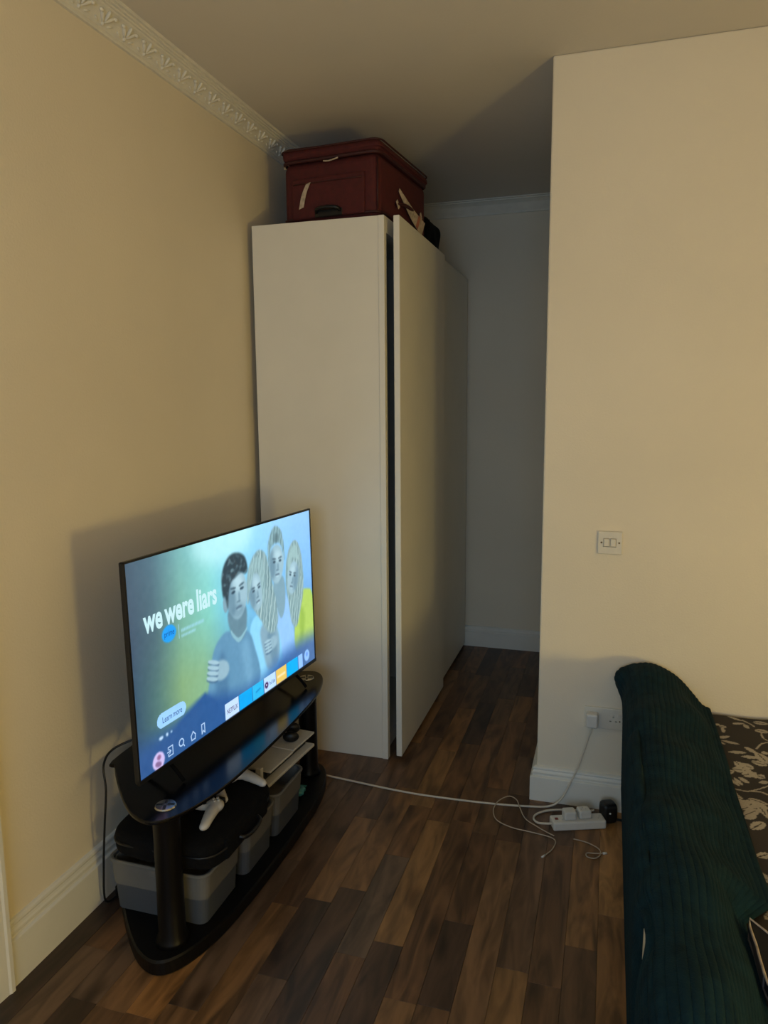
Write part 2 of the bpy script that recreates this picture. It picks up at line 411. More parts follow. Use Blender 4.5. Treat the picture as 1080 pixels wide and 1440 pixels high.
# ------------------------------------------------------------------ suitcase and bag on top
sc = thing('suitcase', 'large dark red soft suitcase lying on top of the wardrobe', 'suitcase', (.395, .53, WH), math.radians(-5.5))
SX, SY = .455, .60
body = box('body', (-SX/2, -SY/2, .008), (SX/2, SY/2, .276), M_red, sc, .04, 5, smooth=True)
bm = bmesh.new(); add_box(bm, (-SX/2-.004, -SY/2-.006, .272), (SX/2+.010, SY/2+.010, .336), .030, 5)
for v in bm.verts:
    e = max(abs(v.co.x)/(SX/2), abs(v.co.y)/(SY/2))
    if v.co.z > .30: v.co.z += .022*(1-(v.co.x/(SX/2))**2)*(1-(v.co.y/(SY/2))**2) - .022*max(0, v.co.x/(SX/2))*.5
lid = bm_obj('lid', bm, M_red, sc, True)
def rr_loop(hx, hy, r, z, n=5):
    pts = []
    for cx, cy, a0 in ((hx-r, hy-r, 0), (-hx+r, hy-r, 90), (-hx+r, -hy+r, 180), (hx-r, -hy+r, 270)):
        for k in range(n+1):
            a = math.radians(a0+90*k/n); pts.append((cx+r*math.cos(a), cy+r*math.sin(a), z))
    return pts
tube('zip_band', rr_loop(SX/2+.001, SY/2+.001, .04, .2720), .0085, M_redd, sc, 6, 1, True)
tube('piping', rr_loop(SX/2+.010, SY/2+.010, .04, .318), .004, M_redd, sc, 6, 1, True)
tube('piping', rr_loop(SX/2+.0, SY/2+.0, .035, .035), .006, M_redd, sc, 6, 1, True)
tube('piping', [(SX/2-.008, -SY/2+.008, .04), (SX/2-.006, -SY/2+.006, .25)], .004, M_redd, sc, 6, 1)
pk = box('front_pocket', (-SX/2+.05, -SY/2-.012, .03), (SX/2-.06, -SY/2+.006, .20), M_red, sc, .01, 2)
tube('pocket_zip', [(-SX/2+.06, -SY/2-.013, .175), (0, -SY/2-.0135, .176), (SX/2-.07, -SY/2-.013, .175)], .003, M_redd, pk, 6, 2)
hb = box('handle_mount', (-.065, -SY/2-.016, .03), (.065, -SY/2-.009, .062), M_blackp, sc, .004, 1)
tube('carry_handle', [(-.055, -SY/2-.014, .052), (-.045, -SY/2-.032, .06), (0, -SY/2-.038, .064), (.045, -SY/2-.032, .06), (.055, -SY/2-.014, .052)], .008, M_blackp, hb)
tube('zip_pull', [(-.02, -SY/2-.012, .258), (.01, -SY/2-.018, .254), (.05, -SY/2-.016, .262)], .0032, M_tag, sc)
tube('zip_pull', [(-SX/2+.02, -SY/2-.012, .252), (-SX/2+.022, -SY/2-.016, .244)], .004, M_tag, sc)
tube('handle_strap', [(SX/2+.008, -.12, .10), (SX/2+.02, -.06, .11), (SX/2+.022, .04, .11), (SX/2+.008, .10, .10)], .008, M_redd, sc)
def ribbon(name, pts, wdir, width, m, parent, th=.0015):
    P = catmull(pts, 5); bm = bmesh.new(); W_ = Vector(wdir); R = []
    for i, p in enumerate(P):
        t = (P[min(i+1, len(P)-1)]-P[max(i-1, 0)]).normalized(); n_ = t.cross(W_).normalized()
        wd_ = width(i/(len(P)-1)) if callable(width) else width
        R.append([bm.verts.new(p+W_*(sx*wd_/2)+n_*(sn*th/2)) for sx, sn in ((-1, -1), (1, -1), (1, 1), (-1, 1))])
    for A, B in zip(R, R[1:]):
        for k in range(4): bm.faces.new((A[k], A[(k+1) % 4], B[(k+1) % 4], B[k]))
    bm.faces.new(R[0][::-1]); bm.faces.new(R[-1])
    return bm_obj(name, bm, m, parent)
ribbon('luggage_tag', [(-SX/2+.135, -SY/2-.016, .175), (-SX/2+.115, -SY/2-.020, .13), (-SX/2+.10, -SY/2-.018, .075)], (.96, 0, .28), .024, M_tag, sc)
tg = ribbon('airline_tag', [(SX/2+.014, -.10, .165), (SX/2+.020, -.03, .125), (SX/2+.024, .06, .085), (SX/2+.030, .17, .050)], (.25, .1, .96), lambda t: .012+.05*t, M_tag, sc)
ribbon('tag_band', [(SX/2+.0275, .095, .074), (SX/2+.0285, .115, .067)], (.25, .1, .96), .05, M_pink, tg, .004)
ribbon('luggage_tag', [(SX/2+.012, -.125, .115), (SX/2+.018, -.11, .085)], (0, .8, .6), .02, M_tag, sc)
ribbon('luggage_tag', [(SX/2+.012, .18, .13), (SX/2+.018, .185, .10)], (0, .8, .6), .018, M_tag, sc)

bg = thing('holdall', 'black soft holdall on the wardrobe behind the red suitcase', 'bag', (.42, 1.10, WH), math.radians(-4))
def soft_block(lo, hi, p=4., n=22, wob=.0, seed=0):
    """superellipsoid block mesh"""
    bm = bmesh.new(); bmesh.ops.create_cube(bm, size=2); bmesh.ops.subdivide_edges(bm, edges=list(bm.edges), cuts=n, use_grid_fill=True)
    c = [(a+b)/2 for a, b in zip(lo, hi)]; h = [(b-a)/2 for a, b in zip(lo, hi)]
    rnd = random.Random(seed); ph = [rnd.uniform(0, 6) for _ in range(6)]
    for v in bm.verts:
        q = v.co.copy(); k = (abs(q.x)**p+abs(q.y)**p+abs(q.z)**p)**(1/p); q /= k
        wv = 1+wob*(math.sin(q.x*5+ph[0]+q.z*3)*math.sin(q.y*6+ph[1])+.5*math.sin(q.x*11+q.y*9+ph[2]))
        v.co = Vector((c[i]+h[i]*q[i]*wv for i in range(3))); v.co.z = max(v.co.z, lo[2])
    return bm
bm_obj('body', soft_block((-.2, -.17, 0), (.2, .19, .205), 5, 16, .03, 3), M_cloth_b, bg, True)
tube('handle', [(-.06, -.05, .19), (-.05, -.05, .225), (.05, -.05, .23), (.06, -.05, .19)], .008, M_cloth_b, bg)
tube('zip', [(-.17, .03, .199), (0, .03, .206), (.17, .03, .199)], .004, M_blackp, bg)

# ------------------------------------------------------------------ TV stand
ts = thing('tv_stand', 'black glass-topped television stand with round front columns', 'tv stand', (0, 0, 0))
YC = -.665
half = [(.497, 0), (.490, -.26), (.474, -.42), (.438, -.545), (.388, -.605), (.325, -.598), (.25, -.545), (.15, -.445), (.078, -.36), (.042, -.29)]
outl = half + [(x, -y) for x, y in reversed(half[1:])]
def outline(scale=1.0):
    P = catmull([(x, y, 0) for x, y in outl], 5, True)
    return [(.28+(p.x-.28)*scale, YC+p.y*scale) for p in P]
ZB, ZT = .048, .467
bm = bmesh.new(); add_prism(bm, outline(1.0), .0, ZB, .006); bm_obj('base', bm, M_blackl, ts)
bm = bmesh.new(); add_prism(bm, outline(.985), ZT-.012, ZT, .003); bm_obj('glass_top', bm, M_blackg, ts)
for s in (-1, 1):
    cx, cy = .372, YC+s*.515
    bm = bmesh.new()
    prof = [(.050, ZB), (.046, ZB+.012), (.0395, ZB+.03), (.0385, .2), (.0385, ZT-.045), (.043, ZT-.022), (.045, ZT-.012)]
    R = [[bm.verts.new((cx+r*math.cos(2*math.pi*k/28), cy+r*math.sin(2*math.pi*k/28), z)) for k in range(28)] for r, z in prof]
    for A, B in zip(R, R[1:]):
        for k in range(28): bm.faces.new((A[k], A[(k+1) % 28], B[(k+1) % 28], B[k]))
    bm.faces.new(R[0][::-1]); bm.faces.new(R[-1])
    col = bm_obj('column', bm, M_blackl, ts, True)
    cp = cyl('cap', (cx, cy), .031, ZT, ZT+.004, M_chrome, col, 24, .029)
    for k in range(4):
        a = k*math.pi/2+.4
        box('cap_dark_bar', (-.004, .006, 0), (.004, .026, .002), M_blackp, col, 0, 1, (cx, cy, ZT+.0035), (0, 0, a))  # dark bars set crosswise over the chrome cap
box('back_panel', (.05, YC-.26, ZB), (.072, YC+.26, ZT-.012), M_blackl, ts, .002, 1)

# ------------------------------------------------------------------ television
TVW, TVH = 1.1065, .648
yaw_tv = -math.atan2(.088, 1.103)
tv = thing('television', 'large flat television showing a streaming home screen on the black stand', 'television', (.349, -.6515, ZT), yaw_tv)
# local: +y = screen right, +x = front normal, z up. A slight backward lean.
LEAN = Matrix.Rotation(math.radians(-1.1), 4, 'Y')
ZO = .0605
def tvp(u, v, d=0):
    """u along screen 0..1, v from top 0..1 (outer frame), d forward"""
    q = LEAN @ Vector((d, 0, (1-v)*TVH))
    return Vector((q.x, (u-.5)*TVW, q.z+ZO))
def tv_box(name, u0, v0, u1, v1, d0, d1, m, parent, r=0):
    bm = bmesh.new(); add_box(bm, (d0, (u0-.5)*TVW, (1-v1)*TVH), (d1, (u1-.5)*TVW, (1-v0)*TVH), r, 1)
    for v in bm.verts:
        q = LEAN @ v.co; v.co = Vector((q.x, q.y, q.z+ZO))
    return bm_obj(name, bm, m, parent)
tv_box('back_shell', .002, .003, .998, .998, -.018, -.006, M_blackp, tv, .003)
tv_box('electronics_hump', .2, .38, .8, .97, -.062, -.017, M_blackp, tv, .012)
bz = .0065
bzu = bz/TVW; bzv = bz/TVH
frame = tv_box('bezel_side', 0, 0, bzu, 1, -.007, .002, M_tvbez, tv)
tv_box('bezel_side', 1-bzu, 0, 1, 1, -.007, .002, M_tvbez, tv)
tv_box('bezel_top', 0, 0, 1, bzv, -.007, .002, M_tvbez, tv)
tv_box('bezel_bottom', 0, 1-.013/TVH, 1, 1, -.007, .003, M_tvbez, tv)
for u in (.14, .86):
    yy = (u-.5)*TVW
    bm = bmesh.new()
    for dx in (-.12, .035):
        add_tube(bm, [(-.015, yy, ZO-.006), (dx*.5-.004, yy, ZO*.5), (dx, yy, .006)], .006, 8, 4)
    add_box(bm, (-.03, yy-.02, ZO-.012), (-.008, yy+.02, ZO+.03), .004, 1)
    bm_obj('foot', bm, M_matt, tv, True)

# --- screen picture, painted procedurally on a fine grid
SU0, SU1, SV0, SV1 = bzu, 1-bzu, bzv, 1-.013/TVH
GW, GH = 620, 350
ss, tt = np.meshgrid(np.linspace(SU0, SU1, GW), np.linspace(SV0, SV1, GH))
AX = 1.7075
def blur(a, k):
    if k < 1: return a
    for ax in (0, 1):
        for _ in range(2):
            p = np.pad(a, [(k, k) if i == ax else (0, 0) for i in range(2)], mode='edge')
            c = np.cumsum(np.insert(p, 0, 0, axis=ax), axis=ax)
            n_ = 2*k+1
            a = (np.take(c, range(n_, c.shape[ax]), axis=ax)-np.take(c, range(0, c.shape[ax]-n_), axis=ax))/n_
    return a
def ell(cx, cy, rx, ry, ang=0, k=2):
    x = (ss-cx)*AX; y_ = tt-cy; a = math.radians(ang); X_ = x*math.cos(a)+y_*math.sin(a); Y_ = -x*math.sin(a)+y_*math.cos(a)
    return blur((((X_/(rx*AX))**2+(Y_/ry)**2) < 1).astype(float), k)
def poly(pts, k=2, sm=True):
    P = [(p.x, p.y) for p in catmull([(a, b, 0) for a, b in pts], 6, True)] if sm else pts
    ins = np.zeros(ss.shape, bool); n_ = len(P)
    for i in range(n_):
        x0, y0 = P[i]; x1, y1 = P[(i+1) % n_]
        if y0 == y1: continue
        c = ((y0 > tt) != (y1 > tt)) & (ss < (x1-x0)*(tt-y0)/(y1-y0)+x0); ins ^= c
    return blur(ins.astype(float), k)
IMG = np.zeros(ss.shape+(3,))
def lerp_col(keys, x):
    xs = [k for k, _ in keys]; return np.stack([np.interp(x, xs, [c[i] for _, c in keys]) for i in range(3)], -1)
top = lerp_col([(0, (78, 98, 116)), (.10, (88, 118, 134)), (.22, (126, 182, 184)), (.36, (150, 222, 226)), (.5, (160, 226, 248)), (.75, (160, 214, 252)), (1, (150, 200, 250))], ss)
mid = lerp_col([(0, (72, 90, 110)), (.10, (84, 112, 122)), (.22, (124, 178, 160)), (.34, (136, 208, 196)), (.45, (126, 206, 236)), (.7, (130, 196, 242)), (1, (132, 190, 246))], ss)
low = lerp_col([(0, (60, 86, 108)), (.10, (90, 126, 122)), (.20, (136, 174, 130)), (.30, (138, 182, 144)), (.42, (110, 168, 176)), (.6, (110, 170, 214)), (1, (110, 160, 210))], ss)
wv = np.clip(tt/.38, 0, 1)[..., None]; IMG = top*(1-wv)+mid*wv
wv = np.clip((tt-.38)/.27, 0, 1)[..., None]; IMG = IMG*(1-wv)+low*wv
def over(mask, col, a=1.0):
    global IMG
    m_ = (mask*a)[..., None]
    IMG = IMG*(1-m_)+np.array(col, float)*m_ if not isinstance(col, np.ndarray) else IMG*(1-m_)+col*m_
over(ell(.44, .03, .16, .12, 0, 14), (196, 246, 250), .7)
nz = blur(RNG.random(ss.shape), 3); nz = (nz-nz.mean())/nz.std()
def strands(mask, col, ang, freq, a, ph=0, bend=0):
    x = (ss*AX*math.cos(math.radians(ang))+tt*math.sin(math.radians(ang)))+bend*np.sin(tt*6+ph)*.012
    s_ = np.clip(.55*np.sin(x*freq+nz*.5+ph)+.45*np.sin(x*freq*1.73+ph*2+nz*.4)*.9, 0, 1)
    over(mask*s_, col, a)
SK = (158, 192, 206); SKD = (84, 118, 140); SKL = (196, 228, 238)
def face(cx, cy, w_, h, tilt, dirn=0, skin=SK, beard=False):
    a = math.radians(tilt)
    def at(x, y_): return cx+(x*math.cos(a)*w_*AX-y_*math.sin(a)*h)/AX, cy+(x*math.sin(a)*w_*AX+y_*math.cos(a)*h)
    over(ell(cx, cy, w_, h*.92, tilt, 2), skin)
    q = at(.0, .35); over(ell(q[0], q[1], w_*.74, h*.66, tilt, 2), skin)
    q = at(.55*(-1 if dirn > 0 else 1), .05); over(ell(q[0], q[1], w_*.45, h*.75, tilt, 5), SKD, .55)
    q = at(.1*dirn, -.35); over(ell(q[0], q[1], w_*.55, h*.3, tilt, 5), SKL, .6)
    for e in (-.42, .38):
        q = at(e+.12*dirn, -.08); over(ell(q[0], q[1], w_*.19, h*.055, tilt, 1), (54, 76, 92), .9)
        q = at(e+.12*dirn, -.23); over(ell(q[0], q[1], w_*.27, h*.045, tilt+(8 if e < 0 else -8), 1), (74, 98, 112), .85)
    q = at(.10*dirn+.1, .2); over(ell(q[0], q[1], w_*.09, h*.2, tilt, 2), SKD, .55)
    q = at(.10*dirn, .36); over(ell(q[0], q[1], w_*.2, h*.035, tilt, 1), (88, 116, 134), .7)
    q = at(.10*dirn, .58); over(ell(q[0], q[1], w_*.3, h*.05, tilt, 1), (86, 108, 128), .85)
    q = at(.10*dirn, .66); over(ell(q[0], q[1], w_*.2, h*.035, tilt, 1), SKL, .6)
    if beard:
        q = at(.05, .7); over(ell(q[0], q[1], w_*.6, h*.28, tilt, 4), SKD, .35)
# second man (behind)
over(poly([(.70, .52), (.735, .44), (.79, .46), (.83, .60), (.84, .92), (.66, .92)]), (152, 200, 248))
over(poly([(.72, .36), (.785, .36), (.79, .52), (.757, .60), (.722, .48)]), (132, 168, 184))
face(.742, .262, .050, .118, 3, 1)
hm = poly([(.69, .26), (.692, .14), (.72, .062), (.748, .045), (.782, .08), (.797, .17), (.80, .27), (.785, .19), (.765, .15), (.735, .145), (.708, .17)], 2)
over(hm, (142, 178, 186)); strands(hm, (60, 86, 96), 15, 210, .6); over(ell(.748, .115, .016, .03, 20, 2), (84, 110, 118), .6)
# second woman
over(poly([(.87, .56), (.90, .50), (.955, .50), (.995, .56), (.995, .86), (.86, .86), (.85, .68)]), (178, 210, 106))
over(poly([(.90, .60), (.93, .66), (.91, .80), (.885, .82)], 4), (150, 186, 84), .8)
hm = poly([(.80, .40), (.812, .27), (.845, .185), (.885, .17), (.915, .24), (.928, .36), (.925, .50), (.90, .60), (.865, .70), (.83, .66), (.815, .54)], 2)
over(hm, (142, 174, 178)); strands(hm, (74, 106, 116), 10, 230, .55, 1, 2); strands(hm, (208, 234, 232), 12, 190, .6, 2.5, 2)
face(.853, .385, .040, .104, 18, -1)
over(poly([(.82, .28), (.85, .21), (.885, .20), (.90, .30), (.88, .28), (.85, .27), (.828, .33)], 2), (160, 194, 196), .9)
# first woman
over(poly([(.55, .62), (.58, .52), (.64, .52), (.70, .58), (.745, .72), (.735, .95), (.53, .95)]), (146, 214, 246))
over(poly([(.62, .60), (.69, .56), (.735, .68), (.725, .84), (.66, .86), (.63, .74)], 3), (138, 172, 190))
over(poly([(.66, .66), (.70, .64), (.72, .78), (.69, .84)], 4), (104, 140, 162), .7)
hm = poly([(.548, .42), (.552, .29), (.585, .19), (.632, .15), (.675, .19), (.70, .32), (.725, .46), (.735, .60), (.70, .66), (.655, .62), (.63, .56), (.60, .50), (.575, .44), (.565, .40)], 2)
over(hm, (140, 172, 178)); strands(hm, (70, 100, 110), 14, 210, .55, .4, 2); strands(hm, (210, 236, 234), 16, 170, .65, 2.0, 2)
face(.603, .372, .044, .112, -10, 1)
over(poly([(.556, .36), (.565, .25), (.61, .185), (.655, .22), (.66, .34), (.645, .46), (.635, .33), (.62, .25), (.59, .28), (.57, .35)], 2), (158, 192, 196), .95)
strands(poly([(.556, .36), (.565, .25), (.61, .185), (.655, .22), (.66, .34), (.645, .46), (.635, .33), (.62, .25), (.59, .28), (.57, .35)], 2), (80, 112, 122), 18, 200, .45)
# first man
over(poly([(.325, .88), (.33, .70), (.36, .57), (.42, .515), (.47, .54), (.535, .56), (.575, .66), (.59, .90)]), (104, 152, 184))
over(poly([(.36, .70), (.40, .60), (.42, .72), (.41, .88), (.36, .88)], 6), (78, 120, 156), .7)
over(poly([(.50, .64), (.54, .62), (.56, .80), (.53, .90)], 6), (128, 178, 208), .6)
over(poly([(.44, .42), (.535, .42), (.535, .55), (.50, .60), (.455, .55)]), (108, 142, 158))
face(.492, .335, .060, .142, -3, 1, beard=True)
over(ell(.428, .37, .013, .045, 0, 1), (132, 166, 182))
hm = poly([(.418, .33), (.414, .24), (.43, .17), (.465, .125), (.51, .125), (.548, .16), (.56, .23), (.545, .25), (.52, .235), (.49, .25), (.462, .27), (.447, .33), (.440, .40), (.428, .33)], 2)
over(hm, (58, 76, 86)); over(hm*np.clip(nz*.5, 0, 1), (128, 162, 172), .6)
over(poly([(.45, .52), (.49, .58), (.54, .545), (.53, .57), (.49, .605), (.455, .555)], 1), (150, 198, 212), .8)
# hands
def hand(cx, cy, s_, rot):
    a = math.radians(rot)
    over(ell(cx, cy, .034*s_, .042*s_, rot, 2), (150, 184, 200))
    for k in range(4):
        ox = -.036*s_; oy = (-.036+.022*k)*s_
        q = (cx+ox*math.cos(a)-oy*math.sin(a)/AX, cy+ox*math.sin(a)*AX+oy*math.cos(a))
        over(ell(q[0], q[1]+.009, .024*s_, .010*s_, rot+8, 1), (76, 108, 138), .75)
        over(ell(q[0], q[1], .024*s_, .0095*s_, rot+8, 1), (164, 198, 212))
hand(.388, .70, 1.25, 14); hand(.695, .715, .9, -8)
# bottom fade and dunes
edge = np.interp(ss, [0, .06, .16, .23, .30, .34, .5, .62, .75, .88, 1], [.80, .80, .80, .785, .76, .79, .865, .86, .80, .78, .79])
soft = np.interp(ss, [0, .1, .2, .3, .36, .6, 1], [.16, .14, .06, .03, .10, .16, .14])
f_ = np.clip((tt-edge)/soft+.35, 0, 1); f_ = f_*f_*(3-2*f_)
over(f_, np.stack([np.interp(ss, [0, .3, .7, 1], [58, 52, 58, 88]), np.interp(ss, [0, .3, .7, 1], [94, 96, 104, 122]), np.interp(ss, [0, .3, .7, 1], [146, 152, 168, 170])], -1))
# UI: button, avatar, tiles
over(np.clip(((abs(ss-.147) < .042) & (abs(tt-.7725) < .0345)).astype(float)+ell(.105, .7725, .0202, .0345, 0, 0)+ell(.189, .7725, .0202, .0345, 0, 0), 0, 1), (158, 208, 250))
over(ell(.081, .948, .0245, .042, 0, 1), (206, 190, 236)); over(ell(.083, .932, .008, .012, 0, 1), (150, 110, 150)); over(ell(.079, .962, .013, .013, 20, 1), (120, 90, 130), .8)
for u, r_ in ((.097, .009), (.122, .005), (.140, .0035)): over(ell(u, .850, r_, .0085 if r_ > .004 else .005, 0, 1), (190, 220, 250))
tiles = [(.395, .470, (196, 222, 250)), (.473, .549, (24, 170, 240)), (.552, .620, (56, 186, 238)), (.624, .701, (190, 222, 252)), (.704, .776, (232, 200, 108)), (.780, .861, (14, 178, 246)), (.865, .898, (150, 196, 252))]
for a, b, c in tiles: over(((ss > a) & (ss < b) & (tt > .893) & (tt < .978)).astype(float), c)
over(ell(.932, .925, .020, .036, 0, 1), (150, 196, 252)); over(ell(.932, .918, .008, .014, 0, 1), (96, 140, 220), .7)
over(ell(.158, .388, .030, .040, 0, 1), (40, 160, 240))
over(((abs(ss-.2) < .0012) & (abs(tt-.40) < .035)).astype(float), (150, 200, 220), .8)
for r0, r1, y0, y1 in ((.210, .316, .393, .408), (.210, .275, .421, .434)):
    m_ = ((ss > r0) & (ss < r1) & (tt > y0) & (tt < y1)).astype(float); over(blur(m_, 1)*np.clip(.75+.25*np.sin(ss*900), 0, 1), (160, 214, 232), .85)
over(ell(.640, .940, .011, .018, 0, 1), (70, 40, 90)); over(poly([(.637, .933), (.645, .94), (.637, .947)], 0, False), (210, 220, 250))
over(poly([(.712, .93), (.768, .93), (.768, .945), (.712, .945)], 1, False), (248, 236, 200), .8)
over(poly([(.57, .935), (.60, .928), (.605, .935), (.572, .944)], 1, False), (20, 110, 180), .6)
IMG = np.clip((IMG-128)*1.06+124+nz[..., None]*1.2, 0, 255)
LIN = np.where(IMG/255 <= .04045, IMG/255/12.92, ((IMG/255+.055)/1.055)**2.4)
lean = math.radians(-1.1)
zz = (1-tt)*TVH; dd = -.0005
Xs = dd*math.cos(lean)+zz*math.sin(lean); Zs = -dd*math.sin(lean)+zz*math.cos(lean)+ZO
M_scr = bpy.data.materials.new('lit_screen'); M_scr.use_nodes = True; nt = M_scr.node_tree; b = nt.nodes['Principled BSDF']
at = nt.nodes.new('ShaderNodeAttribute'); at.attribute_name = 'Col'; nt.links.new(at.outputs['Color'], b.inputs['Emission Color'])
b.inputs['Emission Strength'].default_value = 1.1; b.inputs['Base Color'].default_value = (.01, .01, .012, 1); b.inputs['Roughness'].default_value = .3
scr = link('screen', grid_mesh('screen', Xs, (ss-.5)*TVW, Zs, LIN), M_scr, tv)
if (scr.matrix_basis @ scr.data.polygons[0].normal).x < 0:
    scr.data.flip_normals()
E_title = emit_mat('title_white', (206, 246, 252)); E_ui = emit_mat('ui_pale', (176, 208, 246)); E_dark = emit_mat('ui_navy', (60, 96, 160)); E_net = emit_mat('tile_letters', (92, 72, 116))
E_blue = emit_mat('logo_letters', (12, 84, 170))
def screen_text(name, txt, u0, v_base, width_u, height_v, m, offset=0, parent=tv):
    c = bpy.data.curves.new(name, 'FONT'); c.body = txt; c.offset = offset; c.space_word = .72; c.resolution_u = 4
    o = bpy.data.objects.new(name, c); COL.objects.link(o); bpy.context.view_layer.update()
    me = bpy.data.meshes.new_from_object(o.evaluated_get(bpy.context.evaluated_depsgraph_get()))
    bpy.data.objects.remove(o); bpy.data.curves.remove(c)
    n = len(me.vertices); co = np.empty(n*3); me.vertices.foreach_get('co', co); co = co.reshape(-1, 3)
    x0, x1 = co[:, 0].min(), co[:, 0].max(); y1 = co[:, 1].max()
    u = u0+(co[:, 0]-x0)/(x1-x0)*width_u; v = v_base-co[:, 1]/y1*height_v
    out = np.array([tvp(a, b_, .0006) for a, b_ in zip(u, v)]); me.vertices.foreach_set('co', out.ravel()); me.update()
    me.materials.clear(); me.materials.append(m)
    return link(name, me, None, parent)
screen_text('title_lettering', 'we were liars', .058, .340, .326, .106, E_title, .030, scr)
screen_text('button_lettering', 'Learn more', .106, .786, .084, .028, E_dark, .01, scr)
screen_text('tile_lettering', 'NETFLIX', .404, .952, .058, .026, E_net, .012, scr)
screen_text('tile_lettering', 'YouTube', .654, .950, .040, .022, E_dark, .008, scr)
screen_text('logo_lettering', 'prime', .137, .398, .042, .026, E_blue, .006, scr)
def screen_lines(name, polys, wline, m=E_ui):
    bm = bmesh.new()
    for pts, closed in polys:
        P = pts+[pts[0]] if closed else pts
        for (u0, v0), (u1, v1) in zip(P, P[1:]):
            a = Vector((u0*TVW, v0*TVH)); b_ = Vector((u1*TVW, v1*TVH)); t = (b_-a).normalized()*(wline/2); n_ = Vector((-t.y, t.x))
            q = [bm.verts.new(tvp(p.x/TVW, p.y/TVH, .0006)) for p in (a-t-n_, b_+t-n_, b_+t+n_, a-t+n_)]; bm.faces.new(q)
    return bm_obj(name, bm, m, scr)
def circ(u, v, r, n=14): return [(u+r*math.cos(2*math.pi*k/n)/AX, v+r*math.sin(2*math.pi*k/n)) for k in range(n)]
screen_lines('input_icon', [([(.121, .925), (.121, .915), (.140, .915), (.140, .958), (.121, .958), (.121, .948)], False), ([(.117, .937), (.131, .937), (.126, .928)], False), ([(.131, .937), (.126, .946)], False)], .0035)
screen_lines('search_icon', [(circ(.178, .932, .017), True), ([(.185, .945), (.190, .957)], False)], .004)
screen_lines('home_icon', [([(.222, .936), (.232, .918), (.242, .936), (.240, .958), (.224, .958)], True)], .004)
screen_lines('bookmark_icon', [([(.273, .913), (.287, .913), (.287, .960), (.280, .948), (.273, .960)], True)], .004)

# black lead hanging behind the set
tag(tube('power_lead', [(.235, -1.02, .60), (.13, -1.07, .56), (.085, -1.075, .50), (.095, -1.085, .42), (.085, -1.09, .30), (.055, -1.07, .15), (.045, -1.06, .02), (.05, -1.0, .005)], .0035, M_blackp), 'thin black lead hanging behind the television to the floor', 'cable')

# ------------------------------------------------------------------ things inside the stand
def bin_(name, label, x0, x1, y0, y1, z0, h, group, inner=True):
    t = thing(name, label, 'storage box', ((x0+x1)/2, (y0+y1)/2, z0), 0, group)
    hx, hy = (x1-x0)/2, (y1-y0)/2
    def shell(name_, sc0, sc1, za, zb, m, th=.003):
        bm = bmesh.new()
        lv = [(rr_loop(hx*sc0, hy*sc0, .025, za), True), (rr_loop(hx*sc1, hy*sc1, .03, zb), False)]
        A, B = [[bm.verts.new(p) for p in l] for l, _ in lv]
        A2 = [bm.verts.new((p[0]*(1-th/hx), p[1]*(1-th/hy), za+th)) for p in lv[0][0]]
        B2 = [bm.verts.new((p[0]*(1-th/hx), p[1]*(1-th/hy), zb)) for p in lv[1][0]]
        n = len(A)
        for k in range(n):
            j = (k+1) % n
            bm.faces.new((A[k], A[j], B[j], B[k])); bm.faces.new((B[k], B[j], B2[j], B2[k])); bm.faces.new((B2[k], B2[j], A2[j], A2[k]))
        bm.faces.new(A[::-1]); bm.faces.new(A2)
        return bm_obj(name_, bm, m, t)
    shell('body', .90, .965, 0, h-.002, M_clear)
    tube('rim', rr_loop(hx*.985, hy*.985, .032, h-.006), .006, M_clear2, t, 6, 1, True)
    if inner: shell('inner_tray', .80, .93, h*.42, h-.008, M_clear2)
    shell('collar', .948, .985, h*.50, h-.004, M_clear2, .006)
    for s in (-1, 1): box('clip', (-.02, s*hy*.985-.006, h-.03), (.02, s*hy*.985+.006, h-.008), M_clear2, t, .003, 1)
    return t
BG = 'clear bins in the television stand'
Zb = ZB+.001
bin_('storage_bin', 'clear plastic bin under the black bag, beside the near column of the stand', .105, .452, -1.118, -.885, Zb, .168, BG)
bin_('storage_bin', 'clear plastic bin standing between two others in the stand', .105, .462, -.868, -.655, Zb, .168, BG)
bin_('storage_bin', 'clear plastic bin holding clear packets under the white console', .105, .462, -.640, -.40, Zb, .168, BG, False)
def packet(lo, hi, m, label, ry=0, loc=(0, 0, 0), rz=0):
    t = thing('packet', label, 'packet', loc, rz)
    bm = soft_block(lo, hi, 3.2, 8, .04, 5); bm_obj('pouch', bm, m, t, True)
    a = (lo[0]+hi[0])/2
    box('seal', (lo[0]+.004, hi[1]-.003, (lo[2]+hi[2])/2-.0015), (hi[0]-.004, hi[1]+.012, (lo[2]+hi[2])/2+.0015), m, t)
    t.rotation_euler = (0, ry, rz)
for k in range(4):
    packet((-.12, -.085, 0), (.12, .085, .022), M_clear2, 'clear flat packet, number %s from the bottom of the pile in the bin' % ('one', 'two', 'three', 'four')[k], 0, (.29, -.52, Zb+.010+.0235*k), .05*k-.08)
packet((-.10, -.035, 0), (.10, .035, .038), M_teal, 'teal packet standing between the far bin and the far column', 0, (.33, -.345, Zb), .1)

# black soft bag on the bins
ZBAG = Zb+.172
bgb = thing('laptop_bag', 'black soft bag slumped across the clear bins in the stand', 'bag', (.30, -.915, ZBAG))
bm_obj('body', soft_block((-.19, -.215, 0), (.19, .225, .102), 5, 18, .018, 9), M_cloth_b, bgb, True)
tube('zip', rr_loop(.186, .212, .07, .058), .004, M_blackp, bgb, 6, 1, True)
tube('handle', [(.183, -.06, .05), (.205, -.05, .045), (.21, .0, .04), (.205, .05, .045), (.183, .06, .05)], .007, M_blackp, bgb)
box('pocket', (.165, -.14, .015), (.192, .14, .085), M_cloth_b, bgb, .012, 2)
ZPAD = ZBAG+.1025

